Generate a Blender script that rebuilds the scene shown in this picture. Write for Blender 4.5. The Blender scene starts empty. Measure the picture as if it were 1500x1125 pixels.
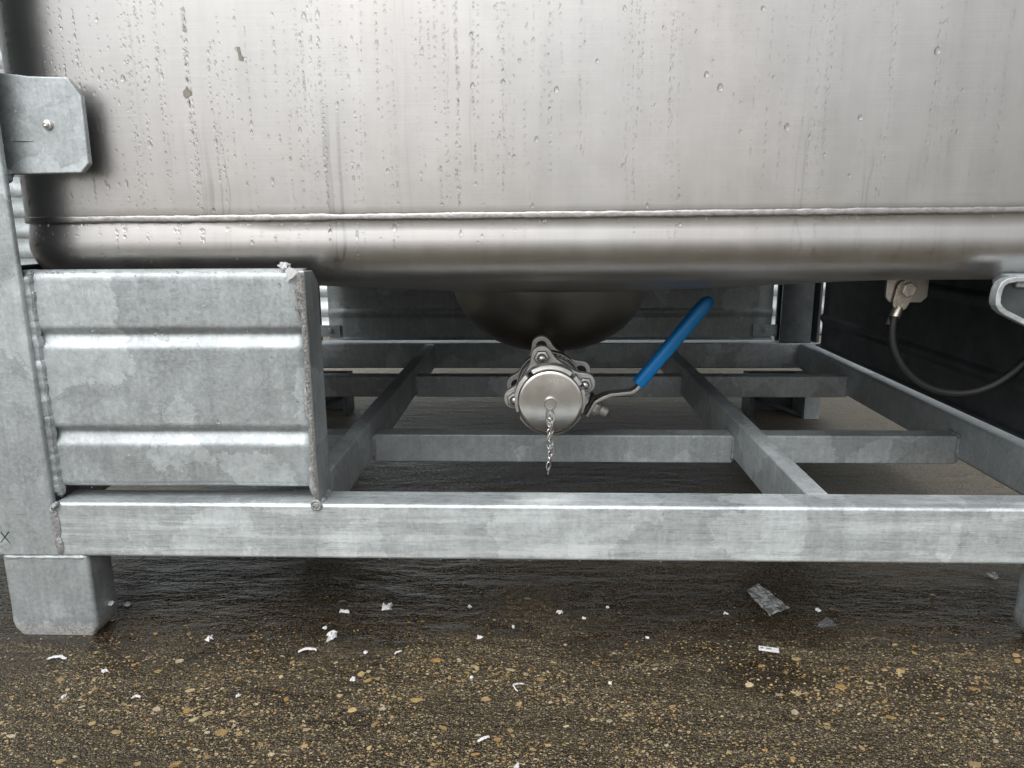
import bpy, bmesh, math, random
from mathutils import Vector, Matrix, noise as mnoise
R = math.radians
sc = bpy.context.scene
col = sc.collection

# ------------------------------------------------------------------ camera
H = 0.414
PITCH, YAW, ROLL, FPX = 0.21772023, -0.03493025, 0.00667153, 1088.77
def camera_axes():
    cy, sy, cp, sp = math.cos(YAW), math.sin(YAW), math.cos(PITCH), math.sin(PITCH)
    fwd = Vector((sy*cp, cy*cp, -sp)); right = Vector((cy, -sy, 0)); down = fwd.cross(right)
    cr, sr = math.cos(ROLL), math.sin(ROLL)
    return cr*right + sr*down, -sr*right + cr*down, fwd
AX = camera_axes()
cam = bpy.data.cameras.new('camera'); camo = bpy.data.objects.new('camera', cam); col.objects.link(camo)
cam.sensor_width = 36; cam.lens = FPX/1500*36; cam.clip_start = 0.02; cam.clip_end = 2000
m = Matrix((AX[0], -AX[1], -AX[2])).transposed().to_4x4(); m.translation = (0, 0, H)
camo.matrix_world = m
sc.camera = camo

# ------------------------------------------------------------------ light
SUN_EL, SUN_AZ = 52, 200
w = bpy.data.worlds.new('World'); sc.world = w; w.use_nodes = True
nt = w.node_tree; nt.nodes.clear()
sky = nt.nodes.new('ShaderNodeTexSky'); sky.sky_type = 'NISHITA'; sky.sun_disc = False
sky.sun_elevation = R(SUN_EL); sky.sun_rotation = R(SUN_AZ); sky.dust_density = 4; sky.air_density = 1
hsv = nt.nodes.new('ShaderNodeHueSaturation'); hsv.inputs['Saturation'].default_value = 0.10
bg = nt.nodes.new('ShaderNodeBackground'); bg.inputs['Strength'].default_value = 0.13
wo = nt.nodes.new('ShaderNodeOutputWorld')
nt.links.new(sky.outputs[0], hsv.inputs['Color']); nt.links.new(hsv.outputs[0], bg.inputs[0]); nt.links.new(bg.outputs[0], wo.inputs[0])
sun = bpy.data.lights.new('sun', 'SUN'); sun.energy = 0.9; sun.angle = R(60); sun.color = (1, .985, .96)
suno = bpy.data.objects.new('sun', sun); col.objects.link(suno)
az = R(SUN_AZ)
sdir = Vector((math.sin(az)*math.cos(R(SUN_EL)), math.cos(az)*math.cos(R(SUN_EL)), math.sin(R(SUN_EL))))
suno.rotation_euler = sdir.to_track_quat('Z', 'Y').to_euler(); suno.location = (0, -3, 5)
sc.view_settings.view_transform = 'Standard'; sc.view_settings.look = 'None'
sc.view_settings.gamma = 1; sc.view_settings.exposure = 0.3
sc.render.engine = 'CYCLES'
sc.cycles.max_bounces = 14; sc.cycles.diffuse_bounces = 7; sc.cycles.transmission_bounces = 8; sc.cycles.glossy_bounces = 8
sc.cycles.caustics_reflective = False; sc.cycles.use_denoising = True

# ------------------------------------------------------------------ helpers
def ray(px, py):
    a = AX[0]*((px-750)/FPX) + AX[1]*((py-562.5)/FPX) + AX[2]
    return a
def on_z(px, py, z=0.0):
    d = ray(px, py); t = (z-H)/d.z; return Vector((d.x*t, d.y*t, z))
def on_y(px, py, y):
    d = ray(px, py); t = y/d.y; return Vector((d.x*t, y, H+d.z*t))

def tag(o, label=None, cat=None, group=None, kind=None):
    if label: o['label'] = label
    if cat: o['category'] = cat
    if group: o['group'] = group
    if kind: o['kind'] = kind
    return o
def empty(name, loc, label, cat, group=None):
    o = bpy.data.objects.new(name, None); col.objects.link(o); o.location = loc
    o.empty_display_size = .05
    return tag(o, label, cat, group)

class MB:
    def __init__(s): s.v = []; s.f = []
    def add(s, vs, fs):
        n = len(s.v); s.v += [tuple(v) for v in vs]; s.f += [tuple(i+n for i in f) for f in fs]
    def box(s, x0, x1, y0, y1, z0, z1):
        s.add([(x0,y0,z0),(x1,y0,z0),(x1,y1,z0),(x0,y1,z0),(x0,y0,z1),(x1,y0,z1),(x1,y1,z1),(x0,y1,z1)],
              [(0,3,2,1),(4,5,6,7),(0,1,5,4),(1,2,6,5),(2,3,7,6),(3,0,4,7)])
    def prism(s, pts, n, flip=False):
        """pts: closed outline (3D, planar), n: extrusion vector"""
        k = len(pts); n = Vector(n)
        vs = [Vector(p) for p in pts] + [Vector(p)+n for p in pts]
        fs = [tuple(range(k-1,-1,-1)), tuple(range(k,2*k))] + [(i,(i+1)%k,(i+1)%k+k,i+k) for i in range(k)]
        s.add(vs, fs)
    def lathe(s, prof, M=None, seg=48, caps=True):
        """prof: list of (r, h) about local z; M maps local to world"""
        M = M or Matrix(); n = len(s.v); k = len(prof)
        for r, h in prof:
            for i in range(seg):
                a = 2*math.pi*i/seg; s.v.append(tuple(M @ Vector((r*math.cos(a), r*math.sin(a), h))))
        for j in range(k-1):
            for i in range(seg):
                i2 = (i+1) % seg
                s.f.append((n+j*seg+i, n+j*seg+i2, n+(j+1)*seg+i2, n+(j+1)*seg+i))
        if caps:
            s.f.append(tuple(n+i for i in range(seg-1,-1,-1))); s.f.append(tuple(n+(k-1)*seg+i for i in range(seg)))
    def tube(s, pts, r, seg=10, closed=False, flat=1.0):
        pts = [Vector(p) for p in pts]; n = len(s.v); k = len(pts); up = None
        rs = r if isinstance(r, (list, tuple)) else [r]*k
        for i, p in enumerate(pts):
            if closed: t = pts[(i+1) % k]-pts[i-1]
            else: t = pts[min(i+1,k-1)]-pts[max(i-1,0)]
            t.normalize()
            if up is None:
                up = Vector((0,1,0)) if abs(t.y) < .9 else Vector((0,0,1))
            a = (up - t*up.dot(t)).normalized(); b = t.cross(a); up = a
            for q in range(seg):
                th = 2*math.pi*q/seg
                s.v.append(tuple(p + a*math.cos(th)*rs[i] + b*math.sin(th)*rs[i]*flat))
        for i in range(k if closed else k-1):
            for q in range(seg):
                q2 = (q+1) % seg; i2 = (i+1) % k
                s.f.append((n+i*seg+q, n+i*seg+q2, n+i2*seg+q2, n+i2*seg+q))
        if not closed:
            s.f.append(tuple(n+q for q in range(seg-1,-1,-1))); s.f.append(tuple(n+(k-1)*seg+q for q in range(seg)))
    def grid(s, fn, nu, nv):
        n = len(s.v)
        for j in range(nv+1):
            for i in range(nu+1): s.v.append(tuple(fn(i/nu, j/nv)))
        for j in range(nv):
            for i in range(nu):
                a = n+j*(nu+1)+i; s.f.append((a, a+1, a+nu+2, a+nu+1))
    def build(s, name, mat, parent=None, smooth=False, bevel=0, seg=3, loc=None, weld=False, solid=0, label=None):
        me = bpy.data.meshes.new(name)
        org = Vector(loc) if loc is not None else Vector((0,0,0))
        me.from_pydata([tuple(Vector(v)-org) for v in s.v], [], s.f); me.update()
        bm = bmesh.new(); bm.from_mesh(me)
        if weld: bmesh.ops.remove_doubles(bm, verts=bm.verts, dist=1e-5)
        bmesh.ops.recalc_face_normals(bm, faces=bm.faces); bm.to_mesh(me); bm.free()
        me.materials.append(mat)
        if smooth or bevel: me.polygons.foreach_set('use_smooth', [True]*len(me.polygons))
        o = bpy.data.objects.new(name, me); col.objects.link(o)
        if parent is not None:
            o.parent = parent
            o.location = org - world_loc(parent)
        else: o.location = org
        if solid:
            md = o.modifiers.new('solid', 'SOLIDIFY'); md.thickness = solid; md.offset = 0
        if bevel:
            md = o.modifiers.new('bevel', 'BEVEL'); md.width = bevel; md.segments = seg; md.limit_method = 'ANGLE'
            md.angle_limit = R(35); md.harden_normals = True
        if smooth and not bevel: me.set_sharp_from_angle(angle=R(40))
        if label: o['label'] = label
        return o
def world_loc(o):
    p = Vector(o.location)
    while o.parent is not None:
        o = o.parent; p += o.location
    return p

# ------------------------------------------------------------------ materials
class NT:
    def __init__(s, name):
        s.m = bpy.data.materials.new(name); s.m.use_nodes = True; s.t = s.m.node_tree
        s.t.nodes.clear(); s.out = s.n('ShaderNodeOutputMaterial'); s.p = s.n('ShaderNodeBsdfPrincipled')
        s.l(s.p.outputs[0], s.out.inputs[0]); s.tc = s.n('ShaderNodeNewGeometry').outputs['Position']
    def n(s, t, **kw):
        a = s.t.nodes.new(t)
        for k, v in kw.items(): setattr(a, k, v)
        return a
    def l(s, a, b): s.t.links.new(a, b)
    def set(s, **kw):
        for k, v in kw.items():
            k = k.replace('_', ' ')
            if hasattr(v, 'links'): s.l(v, s.p.inputs[k])
            else: s.p.inputs[k].default_value = v if not isinstance(v, tuple) else (*v, 1)
    def val(s, sock, v):
        if hasattr(v, 'links'): s.l(v, sock)
        else: sock.default_value = v
    def mapping(s, scale, vec=None, rot=(0,0,0), loc=(0,0,0)):
        a = s.n('ShaderNodeMapping'); s.l(vec or s.tc, a.inputs[0]); a.inputs['Scale'].default_value = scale
        a.inputs['Rotation'].default_value = rot; a.inputs['Location'].default_value = loc; return a.outputs[0]
    def noise(s, scale, vec=None, detail=4, rough=.55, dist=0, color=False):
        a = s.n('ShaderNodeTexNoise'); s.l(vec or s.tc, a.inputs['Vector']); a.inputs['Scale'].default_value = scale
        a.inputs['Detail'].default_value = detail; a.inputs['Roughness'].default_value = rough; a.inputs['Distortion'].default_value = dist
        return a.outputs['Color' if color else 'Fac']
    def voro(s, scale, vec=None, out='Color', feature='F1', rnd=1):
        a = s.n('ShaderNodeTexVoronoi', feature=feature); s.l(vec or s.tc, a.inputs['Vector']); a.inputs['Scale'].default_value = scale
        a.inputs['Randomness'].default_value = rnd
        return a.outputs[out] if isinstance(out, str) else [a.outputs[k] for k in out]
    def math(s, op, a, b=0, c=None, clamp=False):
        q = s.n('ShaderNodeMath', operation=op); q.use_clamp = clamp
        s.val(q.inputs[0], a); s.val(q.inputs[1], b)
        if c is not None: s.val(q.inputs[2], c)
        return q.outputs[0]
    def rng(s, v, a, b, c=0, d=1, smooth=False):
        q = s.n('ShaderNodeMapRange'); q.interpolation_type = 'SMOOTHSTEP' if smooth else 'LINEAR'
        s.val(q.inputs[0], v)
        for i, x in enumerate((a, b, c, d)): s.val(q.inputs[1+i], x)
        return q.outputs[0]
    def mix(s, f, a, b, mode='MIX'):
        q = s.n('ShaderNodeMix', data_type='RGBA', blend_type=mode)
        s.val(q.inputs[0], f)
        for i, x in ((6, a), (7, b)):
            if hasattr(x, 'links'): s.l(x, q.inputs[i])
            else: q.inputs[i].default_value = (*x, 1)
        return q.outputs[2]
    def ramp(s, f, *stops):
        q = s.n('ShaderNodeValToRGB'); s.l(f, q.inputs[0]); e = q.color_ramp.elements
        while len(e) < len(stops): e.new(.5)
        for i, (p, c) in enumerate(stops): e[i].position = p; e[i].color = (*c, 1)
        return q.outputs[0]
    def bump(s, h, strength=.3, dist=.001, normal=None):
        q = s.n('ShaderNodeBump'); q.inputs['Strength'].default_value = strength; q.inputs['Distance'].default_value = dist
        s.l(h, q.inputs['Height'])
        if normal is not None: s.l(normal, q.inputs['Normal'])
        return q.outputs[0]
    def sep(s, v): 
        q = s.n('ShaderNodeSeparateXYZ'); s.l(v, q.inputs[0]); return q.outputs
    def add_vec(s, a, b, k):
        q = s.n('ShaderNodeVectorMath', operation='MULTIPLY_ADD'); s.l(b, q.inputs[0]); q.inputs[1].default_value = (k,k,k); s.l(a, q.inputs[2])
        return q.outputs[0]

def galvanised(name, tone=.56, scratch=None, seed=0, spangle=1.0, rough=.46, grime=.5, metal=.5, toe=False):
    """hot-dip zinc: pale irregular spangle patches, mottling, fine streaks"""
    t = NT(name)
    base = t.mapping((1,1,1), loc=(seed*3.1, seed*1.7, seed*2.3))
    warp = t.noise(34, base, 5, .7, 0, True)
    wv = t.add_vec(base, warp, .045)
    c1 = t.sep(t.voro(26*spangle, wv, feature='SMOOTH_F1'))[0]
    c2 = t.sep(t.voro(75*spangle, wv))[1]
    c3 = t.sep(t.voro(190*spangle, wv))[2]
    big = t.noise(9, base, 5, .6)
    fine = t.noise(260, base, 4, .7)
    a = t.rng(c1, .50, .85, 0, 1, True)
    leaf = t.math('MULTIPLY', t.rng(t.sep(t.voro(13*spangle, wv))[0], .68, .71), t.rng(t.noise(60, base, 4, .7), .22, .5))
    v = t.math('ADD', t.math('MULTIPLY', a, .06), t.math('MULTIPLY', leaf, .16))
    v = t.math('ADD', v, t.math('MULTIPLY', t.rng(c3, 0, 1, -.5, .5), .05))
    v = t.math('ADD', v, t.math('MULTIPLY', t.rng(c2, .2, 1, -.5, .5), .07))
    v = t.math('ADD', v, t.math('MULTIPLY', t.rng(big, .3, .7, -.5, .5), .09))
    v = t.math('ADD', v, t.math('MULTIPLY', t.rng(fine, .3, .7, -.5, .5), .15))
    streak = t.noise(1, t.mapping((150, 150, 5), base), 4, .65)
    v = t.math('ADD', v, t.math('MULTIPLY', t.rng(streak, .3, .7, -.5, .5), .09))
    if scratch:
        sx = t.noise(1, t.mapping(scratch, base), 5, .7)
        line = t.rng(t.math('ABSOLUTE', t.math('SUBTRACT', sx, .5)), 0, .022, 1, 0)
        v = t.math('SUBTRACT', v, t.math('MULTIPLY', line, .20))
        sy = t.noise(1, t.mapping((scratch[0]*.5, scratch[1], scratch[2]*.5), base, loc=(5,2,1)), 6, .7)
        v = t.math('ADD', v, t.math('MULTIPLY', t.rng(sy, .50, .62), .20))
    for q, (sc_, rot) in enumerate((((9, 9, 120), (.15, .2, 0)), ((60, 60, 8), (-.3, .25, 0)), ((12, 12, 90), (-.5, -.6, 0)))):
        sn = t.noise(1, t.mapping(sc_, base, rot, (q*3.3, q, 1)), 3, .6)
        ln = t.rng(t.math('ABSOLUTE', t.math('SUBTRACT', sn, .5)), .001, .010, 1, 0)
        ln = t.math('MULTIPLY', ln, t.rng(t.noise(13+5*q, base, 3, .6), .52, .62))
        v = t.math('ADD' if q == 1 else 'SUBTRACT', v, t.math('MULTIPLY', ln, .11))
    v = t.math('ADD', v, tone)
    cc = t.n('ShaderNodeCombineXYZ')
    for i, k in enumerate((.92, 1.0, 1.03)): t.l(t.math('MULTIPLY', v, k), cc.inputs[i])
    colr = cc.outputs[0]
    spots = t.rng(t.noise(75, base, 5, .75), .69, .76)
    colr = t.mix(t.math('MULTIPLY', spots, grime), colr, (.16,.165,.16))
    if toe:   # chalky zinc crust on the lowest centimetre, ragged upper edge
        zz = t.math('ADD', t.sep(t.tc)[2], t.math('MULTIPLY', t.rng(t.noise(130, None, 5, .8), .25, .75, -.5, .5), .016))
        cr = t.math('MULTIPLY', t.rng(zz, .016, .010), t.rng(t.noise(380, None, 4, .75), .42, .55))
        colr = t.mix(cr, colr, (.80,.80,.78))
    t.set(Base_Color=colr, Metallic=metal, Roughness=t.math('ADD', t.rng(c1, 0, 1, rough-.06, rough+.06), t.math('MULTIPLY', t.rng(fine,.3,.7,-.5,.5), .12)))
    h = t.math('ADD', t.math('MULTIPLY', t.noise(38, base, 4, .6), 1.0), t.math('MULTIPLY', t.noise(330, base, 3, .6), .12))
    t.set(Normal=t.bump(h, .35, .0022))
    return t.m

def simple(name, colr, metallic=0, rough=.4, nscale=None, namt=.2, bscale=None, bs=.2, **kw):
    t = NT(name)
    c = colr
    if nscale:
        n = t.noise(nscale, None, 4, .65)
        c = t.mix(t.rng(n, .3, .7), tuple(x*(1-namt) for x in colr), tuple(min(1,x*(1+namt)) for x in colr))
    t.set(Base_Color=c, Metallic=metallic, Roughness=rough, **kw)
    if bscale: t.set(Normal=t.bump(t.noise(bscale, None, 4, .6), bs, .001))
    return t.m
M = {}
M['galv'] = galvanised('galvanised_steel', .50, None, 0)
M['galv_bar'] = galvanised('galvanised_bar', .56, None, 1, 1.2, .5, .5, .25)
M['galv_rail'] = galvanised('galvanised_rail', .66, (7, 60, 160), 2, 1.0, .44)
M['galv_dull'] = galvanised('galvanised_dull', .46, None, 4, 1.0, .5, .6, .25)
M['galv_shade'] = simple('shaded_zinc', (.105,.118,.126), .5, .40, 26, .30, 60, .12)  # galvanised like the rest; shade under the tank put into a darker tone
M['galv_post'] = galvanised('galvanised_post', .52, None, 6, .8, .5)
M['galv_foot'] = galvanised('galvanised_foot', .48, None, 7, .8, .5, .9, toe=True)
M['galv_plate'] = galvanised('galvanised_plate', .54, None, 8, 1.6, .44)
M['galv_wall'] = galvanised('galvanised_wall', .66, None, 9, 1.0, .5)

def weld_mat():
    t = NT('weld_zinc')
    n = t.noise(140, None, 5, .7)
    t.set(Base_Color=t.ramp(n, (.3,(.30,.31,.31)), (.55,(.48,.50,.505)), (.8,(.60,.63,.635))), Metallic=.55, Roughness=.5,
          Normal=t.bump(t.noise(260, None, 4, .7), .8, .002))
    return t.m
M['weld'] = weld_mat()
def rough_cut():
    t = NT('rough_cut_zinc')
    n = t.noise(420, None, 4, .8)
    t.set(Base_Color=t.ramp(n, (.32,(.12,.12,.115)), (.5,(.36,.355,.34)), (.72,(.70,.70,.68))), Metallic=.55, Roughness=.6, Normal=t.bump(n, .9, .0015))
    return t.m
M['cut'] = rough_cut()

def steel_tank(name, base=(.575,.572,.565), rough=.42, streaks=True):
    t = NT(name)
    brush = t.noise(1, t.mapping((14, 14, 1400)), 3, .6)
    cloud = t.noise(7, None, 5, .6, .4)
    cloud2 = t.noise(24, None, 4, .65, .3)
    v = t.math('ADD', t.math('MULTIPLY', t.rng(cloud, .3, .7, -.5, .5), .05), t.math('MULTIPLY', t.rng(cloud2, .3, .7, -.5, .5), .04))
    v = t.math('ADD', v, t.math('MULTIPLY', t.rng(brush, .3, .7, -.5, .5), .05))
    rg = t.math('ADD', rough, t.math('MULTIPLY', t.rng(cloud2, .3, .7, -.5, .5), .07))
    if streaks:
        sv = t.mapping((1, 1, .02))
        wob = t.add_vec(t.mapping((60, 60, 1.2)), t.noise(9, None, 2, .5, 0, True), 1.2)
        s1 = t.noise(1, wob, 4, .7)
        v = t.math('ADD', v, t.math('MULTIPLY', t.rng(s1, .3, .7, -.5, .5), .045))
        wob2 = t.add_vec(t.mapping((34, 34, .25), loc=(3,1,0)), t.noise(11, None, 2, .5, 0, True), .30)
        s2 = t.noise(1, wob2, 2, .5)
        run = t.rng(t.math('ABSOLUTE', t.math('SUBTRACT', s2, .5)), .004, .016, 1, 0)
        pres = t.rng(t.noise(5, None, 2), .47, .6)
        run = t.math('MULTIPLY', run, pres)
        v = t.math('SUBTRACT', v, t.math('MULTIPLY', run, .075))
        rg = t.math('SUBTRACT', rg, t.math('MULTIPLY', run, .10))
    # rub marks and specks of dirt
    sp = t.rng(t.noise(120, t.mapping((1,1,.6)), 5, .8), .705, .75)
    v = t.math('SUBTRACT', v, t.math('MULTIPLY', sp, .16))
    warm = t.rng(t.noise(4.2, t.mapping((1,1,1), loc=(0,0,3.3)), 2), .4, .68)
    b = t.mix(warm, base, (base[0]*1.015, base[1]*.985, base[2]*.975))
    add = t.n('ShaderNodeVectorMath', operation='ADD'); t.l(b, add.inputs[0])
    cc = t.n('ShaderNodeCombineXYZ')
    for i in range(3): t.l(v, cc.inputs[i])
    t.l(cc.outputs[0], add.inputs[1])
    t.set(Base_Color=add.outputs[0], Metallic=1.0, Roughness=rg)
    h = t.math('ADD', t.math('MULTIPLY', brush, .10), t.math('MULTIPLY', t.noise(6, None, 2), 4))
    t.set(Normal=t.bump(h, .12, .0018))
    return t.m
M['tank'] = steel_tank('brushed_stainless')
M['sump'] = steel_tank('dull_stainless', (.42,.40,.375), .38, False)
def seam_mat():
    t = NT('seam_bead')
    a = t.noise(95, None, 4, .65); c = t.noise(310, None, 3, .6)
    v = t.math('ADD', t.math('MULTIPLY', a, .6), t.math('MULTIPLY', c, .4))
    t.set(Base_Color=t.ramp(v, (.3,(.27,.265,.258)), (.5,(.40,.396,.39)), (.7,(.50,.496,.49))), Metallic=1.0, Roughness=.40, Normal=t.bump(v, .5, .0014))
    return t.m
M['seam'] = seam_mat()

M['valve'] = simple('cast_stainless', (.74,.735,.71), .40, .36, 120, .12, 500, .25)
M['valve_dark'] = simple('dark_valve_body', (.10,.10,.098), .7, .45, 150, .5, 300, .4)
M['bolt'] = simple('bolt_steel', (.74,.735,.72), .8, .26, 200, .15)
M['black'] = simple('black_shadow_rubber', (.018,.018,.018), 0, .45)
M['cable'] = simple('black_cable_sheath', (.006,.0062,.0065), 0, .50, 300, .3, 500, .15)
M['lug'] = simple('tinned_lug', (.62,.57,.50), 1, .34, 260, .25, 500, .3)
M['tab'] = simple('earth_tab_steel', (.56,.52,.48), 1, .40, 90, .15, 400, .2)
def blue():
    t = NT('blue_vinyl')
    n = t.noise(60, None, 4, .6)
    t.set(Base_Color=t.mix(n, (.007,.25,.74), (.014,.36,.90)), Roughness=.33, Normal=t.bump(t.noise(240, None, 3), .12, .001))
    return t.m
M['blue'] = blue()
def cap_mat():
    t = NT('turned_stainless')
    g = t.sep(t.tc)
    n = t.noise(30, None, 4, .6); n2 = t.noise(420, None, 3, .7)
    t.set(Base_Color=t.mix(t.rng(n, .35, .65), (.64,.62,.58), (.88,.87,.84)), Metallic=1, Roughness=.24,
          Normal=t.bump(t.noise(26, None, 3), .10, .002))
    return t.m
M['cap'] = cap_mat()
def water():
    t = NT('rain_water'); t.set(Base_Color=(1,1,1), Roughness=.0, IOR=1.33, Transmission_Weight=1.0); return t.m
M['water'] = water()
M['paper'] = simple('wet_white_paper', (.74,.745,.75), 0, .6, 260, .14, 500, .4, Subsurface_Weight=0.0)
M['marker'] = simple('green_marker', (.03,.07,.05), 0, .6)
M['ink'] = simple('black_ink', (.05,.05,.055), 0, .6)
M['straw'] = simple('dry_straw', (.34,.28,.19), 0, .7, 200, .3)
def plastic():
    t = NT('clear_crumpled_plastic')
    n = t.noise(90, None, 5, .7, .6)
    t.set(Base_Color=t.mix(t.rng(n,.4,.7), (.62,.66,.64), (.98,.99,.99)), Roughness=.14, IOR=1.45, Transmission_Weight=t.rng(t.noise(120, None, 5, .75, .8), .45, .62, .90, .35),
          Normal=t.bump(t.noise(150, None, 4, .7), .8, .003))
    return t.m
M['plastic'] = plastic()
def plastic_dark():
    t = NT('clear_thin_plastic')
    t.set(Base_Color=(.75,.75,.74), Roughness=.12, IOR=1.45, Transmission_Weight=.93, Normal=t.bump(t.noise(150, None, 4, .7), .8, .003))
    return t.m
M['plastic2'] = plastic_dark()
M['residue'] = simple('tape_residue', (.30,.28,.24), 0, .55, 200, .2)

def ground_mat():
    t = NT('wet_exposed_concrete')
    P = t.tc
    xyz = t.sep(P)
    # fine matrix
    n1 = t.noise(14, None, 5, .6); n2 = t.noise(190, None, 4, .7); n3 = t.noise(4.5, t.mapping((.6,1.4,1)), 4, .55, .5)
    # packed sand and fine aggregate: every grain its own tone, dark paste between
    jit = t.noise(420, None, 2, .5, 0, True)
    d1, k1 = t.voro(430, t.add_vec(t.mapping((1,1.2,1)), jit, .0016), ('Distance', 'Color'))
    d2, k2 = t.voro(900, t.add_vec(P, jit, .0008), ('Distance', 'Color'))
    tones = ((0, (.024,.018,.010)), (.36, (.058,.045,.025)), (.66, (.130,.102,.061)), (.86, (.27,.22,.14)), (1, (.48,.40,.27)))
    g1 = t.mix(t.rng(d1, .28, .58), t.ramp(t.sep(k1)[0], *tones), (.026,.019,.011))
    g2 = t.mix(t.rng(d2, .28, .58), t.ramp(t.sep(k2)[0], *tones), (.030,.022,.012))
    colr = t.mix(t.rng(t.noise(160, None, 3, .6), .42, .58), g1, g2)
    colr = t.mix(t.rng(n1, .38, .72), t.mix(.45, colr, (.040,.030,.017)), colr)
    # silt smears filling the broom grooves
    silt = t.rng(t.math('ADD', t.noise(1, t.mapping((13, 46, 1)), 5, .65, .15), t.math('MULTIPLY', t.rng(n1, .3, .7, -.5, .5), .12)), .51, .59)
    colr = t.mix(t.math('MULTIPLY', silt, t.rng(n3, .45, .65, .08, .75)), colr, t.mix(n1, (.066,.051,.027), (.098,.078,.044)))
    # grit: two sizes of pale grain
    gh = None
    for sc_, thr, lo, hi, cols in ((640, .30, .24, .42, ((.17,.13,.07),(.46,.38,.24))), (380, .50, .22, .38, ((.22,.165,.085),(.50,.42,.28))), (230, .72, .2, .36, ((.26,.18,.08),(.48,.37,.21)))):
        wv = t.add_vec(t.mapping((1,1.25,1)), t.noise(sc_*.5, None, 2, .5, 0, True), .9/sc_)
        d, c = t.voro(sc_, wv, ('Distance', 'Color'))
        cs = t.sep(c)
        on = t.math('MULTIPLY', t.rng(cs[0], thr, thr+.02), t.rng(d, lo, hi, 1, 0))
        on = t.math('MULTIPLY', on, t.math('SUBTRACT', 1, t.math('MULTIPLY', silt, .35)))
        colr = t.mix(on, colr, t.mix(cs[1], *cols))
        gh = on if gh is None else t.math('ADD', gh, on)
    # dark oil / soot marks
    oil = t.rng(t.noise(11, t.mapping((1,1,1), loc=(2.2,.4,0)), 5, .65, .4), .66, .74)
    colr = t.mix(t.math('MULTIPLY', oil, .75), colr, (.020,.017,.016))
    gro = t.noise(1, t.mapping((12, 38, 1), t.add_vec(P, t.noise(9, None, 4, .6, 0, True), .022)), 4, .6)
    colr = t.mix(t.rng(gro, .56, .66, 0, .30), colr, (.045,.034,.019))
    # pale dry yard; sky sheen on the wet concrete put into the same tone
    sheenf = t.rng(t.math('ADD', xyz[1], t.math('MULTIPLY', n3, .5)), -.3, -1.6)
    dry = t.rng(t.math('ADD', t.math('ADD', xyz[1], t.math('MULTIPLY', n3, .5)), t.math('MULTIPLY', t.math('MAXIMUM', t.math('SUBTRACT', xyz[0], .22), 0), t.rng(xyz[1], .70, 1.0, 0, 1.4))), 1.05, 1.8)  # also paints the pale wet reflections under the frame
    dry = t.math('MAXIMUM', dry, sheenf)
    grain = t.mix(t.rng(d1, .25, .6), t.ramp(t.sep(k1)[1], (0, (.17,.15,.118)), (.5, (.40,.36,.29)), (1, (.74,.68,.57))), (.21,.187,.147))
    colr = t.mix(dry, colr, t.mix(t.rng(gro, .44, .62), grain, t.mix(n2, (.20,.176,.138), (.40,.36,.29))))
    # films of standing water, darkened further to paint the shade under the rail
    wet = t.rng(t.math('ADD', t.noise(5.5, t.mapping((.8,1.5,1), loc=(.3,.2,0)), 5, .6, .3), t.rng(xyz[1], .50, .82, -.20, .24)), .42, .60, 0, 1, True)
    wet = t.math('MULTIPLY', wet, t.rng(dry, 0, 1, 1, .15))
    colr = t.mix(t.math('MULTIPLY', wet, .9), colr, t.mix(1.0, colr, (.26,.22,.18), 'MULTIPLY'))
    rg = t.rng(wet, 0, 1, .50, .09)
    rg = t.math('ADD', rg, t.math('MULTIPLY', t.rng(n2, .3, .7, -.5, .5), .12), None, True)
    t.set(Base_Color=colr, Roughness=rg, IOR=1.36)
    # broom ridges run across the picture
    warp = t.add_vec(P, t.noise(6, None, 3, .5, 0, True), .028)
    ridge = t.noise(1, t.mapping((34, 58, 10), warp), 4, .6)
    ridge2 = t.noise(1, t.mapping((75, 150, 10), warp), 3, .6)
    h = t.math('ADD', t.math('MULTIPLY', t.math('SUBTRACT', 1, gro), 7.5), t.math('MULTIPLY', ridge, 1.8))
    h = t.math('ADD', h, t.math('MULTIPLY', ridge2, .45))
    h = t.math('SUBTRACT', h, t.math('MULTIPLY', d1, t.rng(wet, 0, 1, .9, .35)))
    h = t.math('ADD', h, t.math('MULTIPLY', n2, .22))
    h = t.math('ADD', h, t.math('MULTIPLY', gh, .22))
    h = t.math('MULTIPLY', h, t.rng(wet, 0, 1, 1.0, .50))
    t.set(Normal=t.bump(h, .75, .0035))
    return t.m
M['ground'] = ground_mat()
def chips_mat():
    t = NT('tan_aggregate')
    o = t.n('ShaderNodeVertexColor'); o.layer_name = 'tint'
    n = t.noise(240, None, 4, .7)
    c = t.mix(t.rng(n, .3, .75), t.mix(1.0, o.outputs[0], (.55,.5,.45), 'MULTIPLY'), o.outputs[0])
    t.set(Base_Color=c, Roughness=.34, Normal=t.bump(t.noise(420, None, 4), .4, .001))
    return t.m
M['chips'] = chips_mat()

# ------------------------------------------------------------------ ground
g = MB(); g.box(-150, 150, -150, 150, -.3, 0)
tag(g.build('ground', M['ground']), 'wet brown exposed-aggregate concrete yard with broom ridges', 'ground', None, 'structure')

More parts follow.
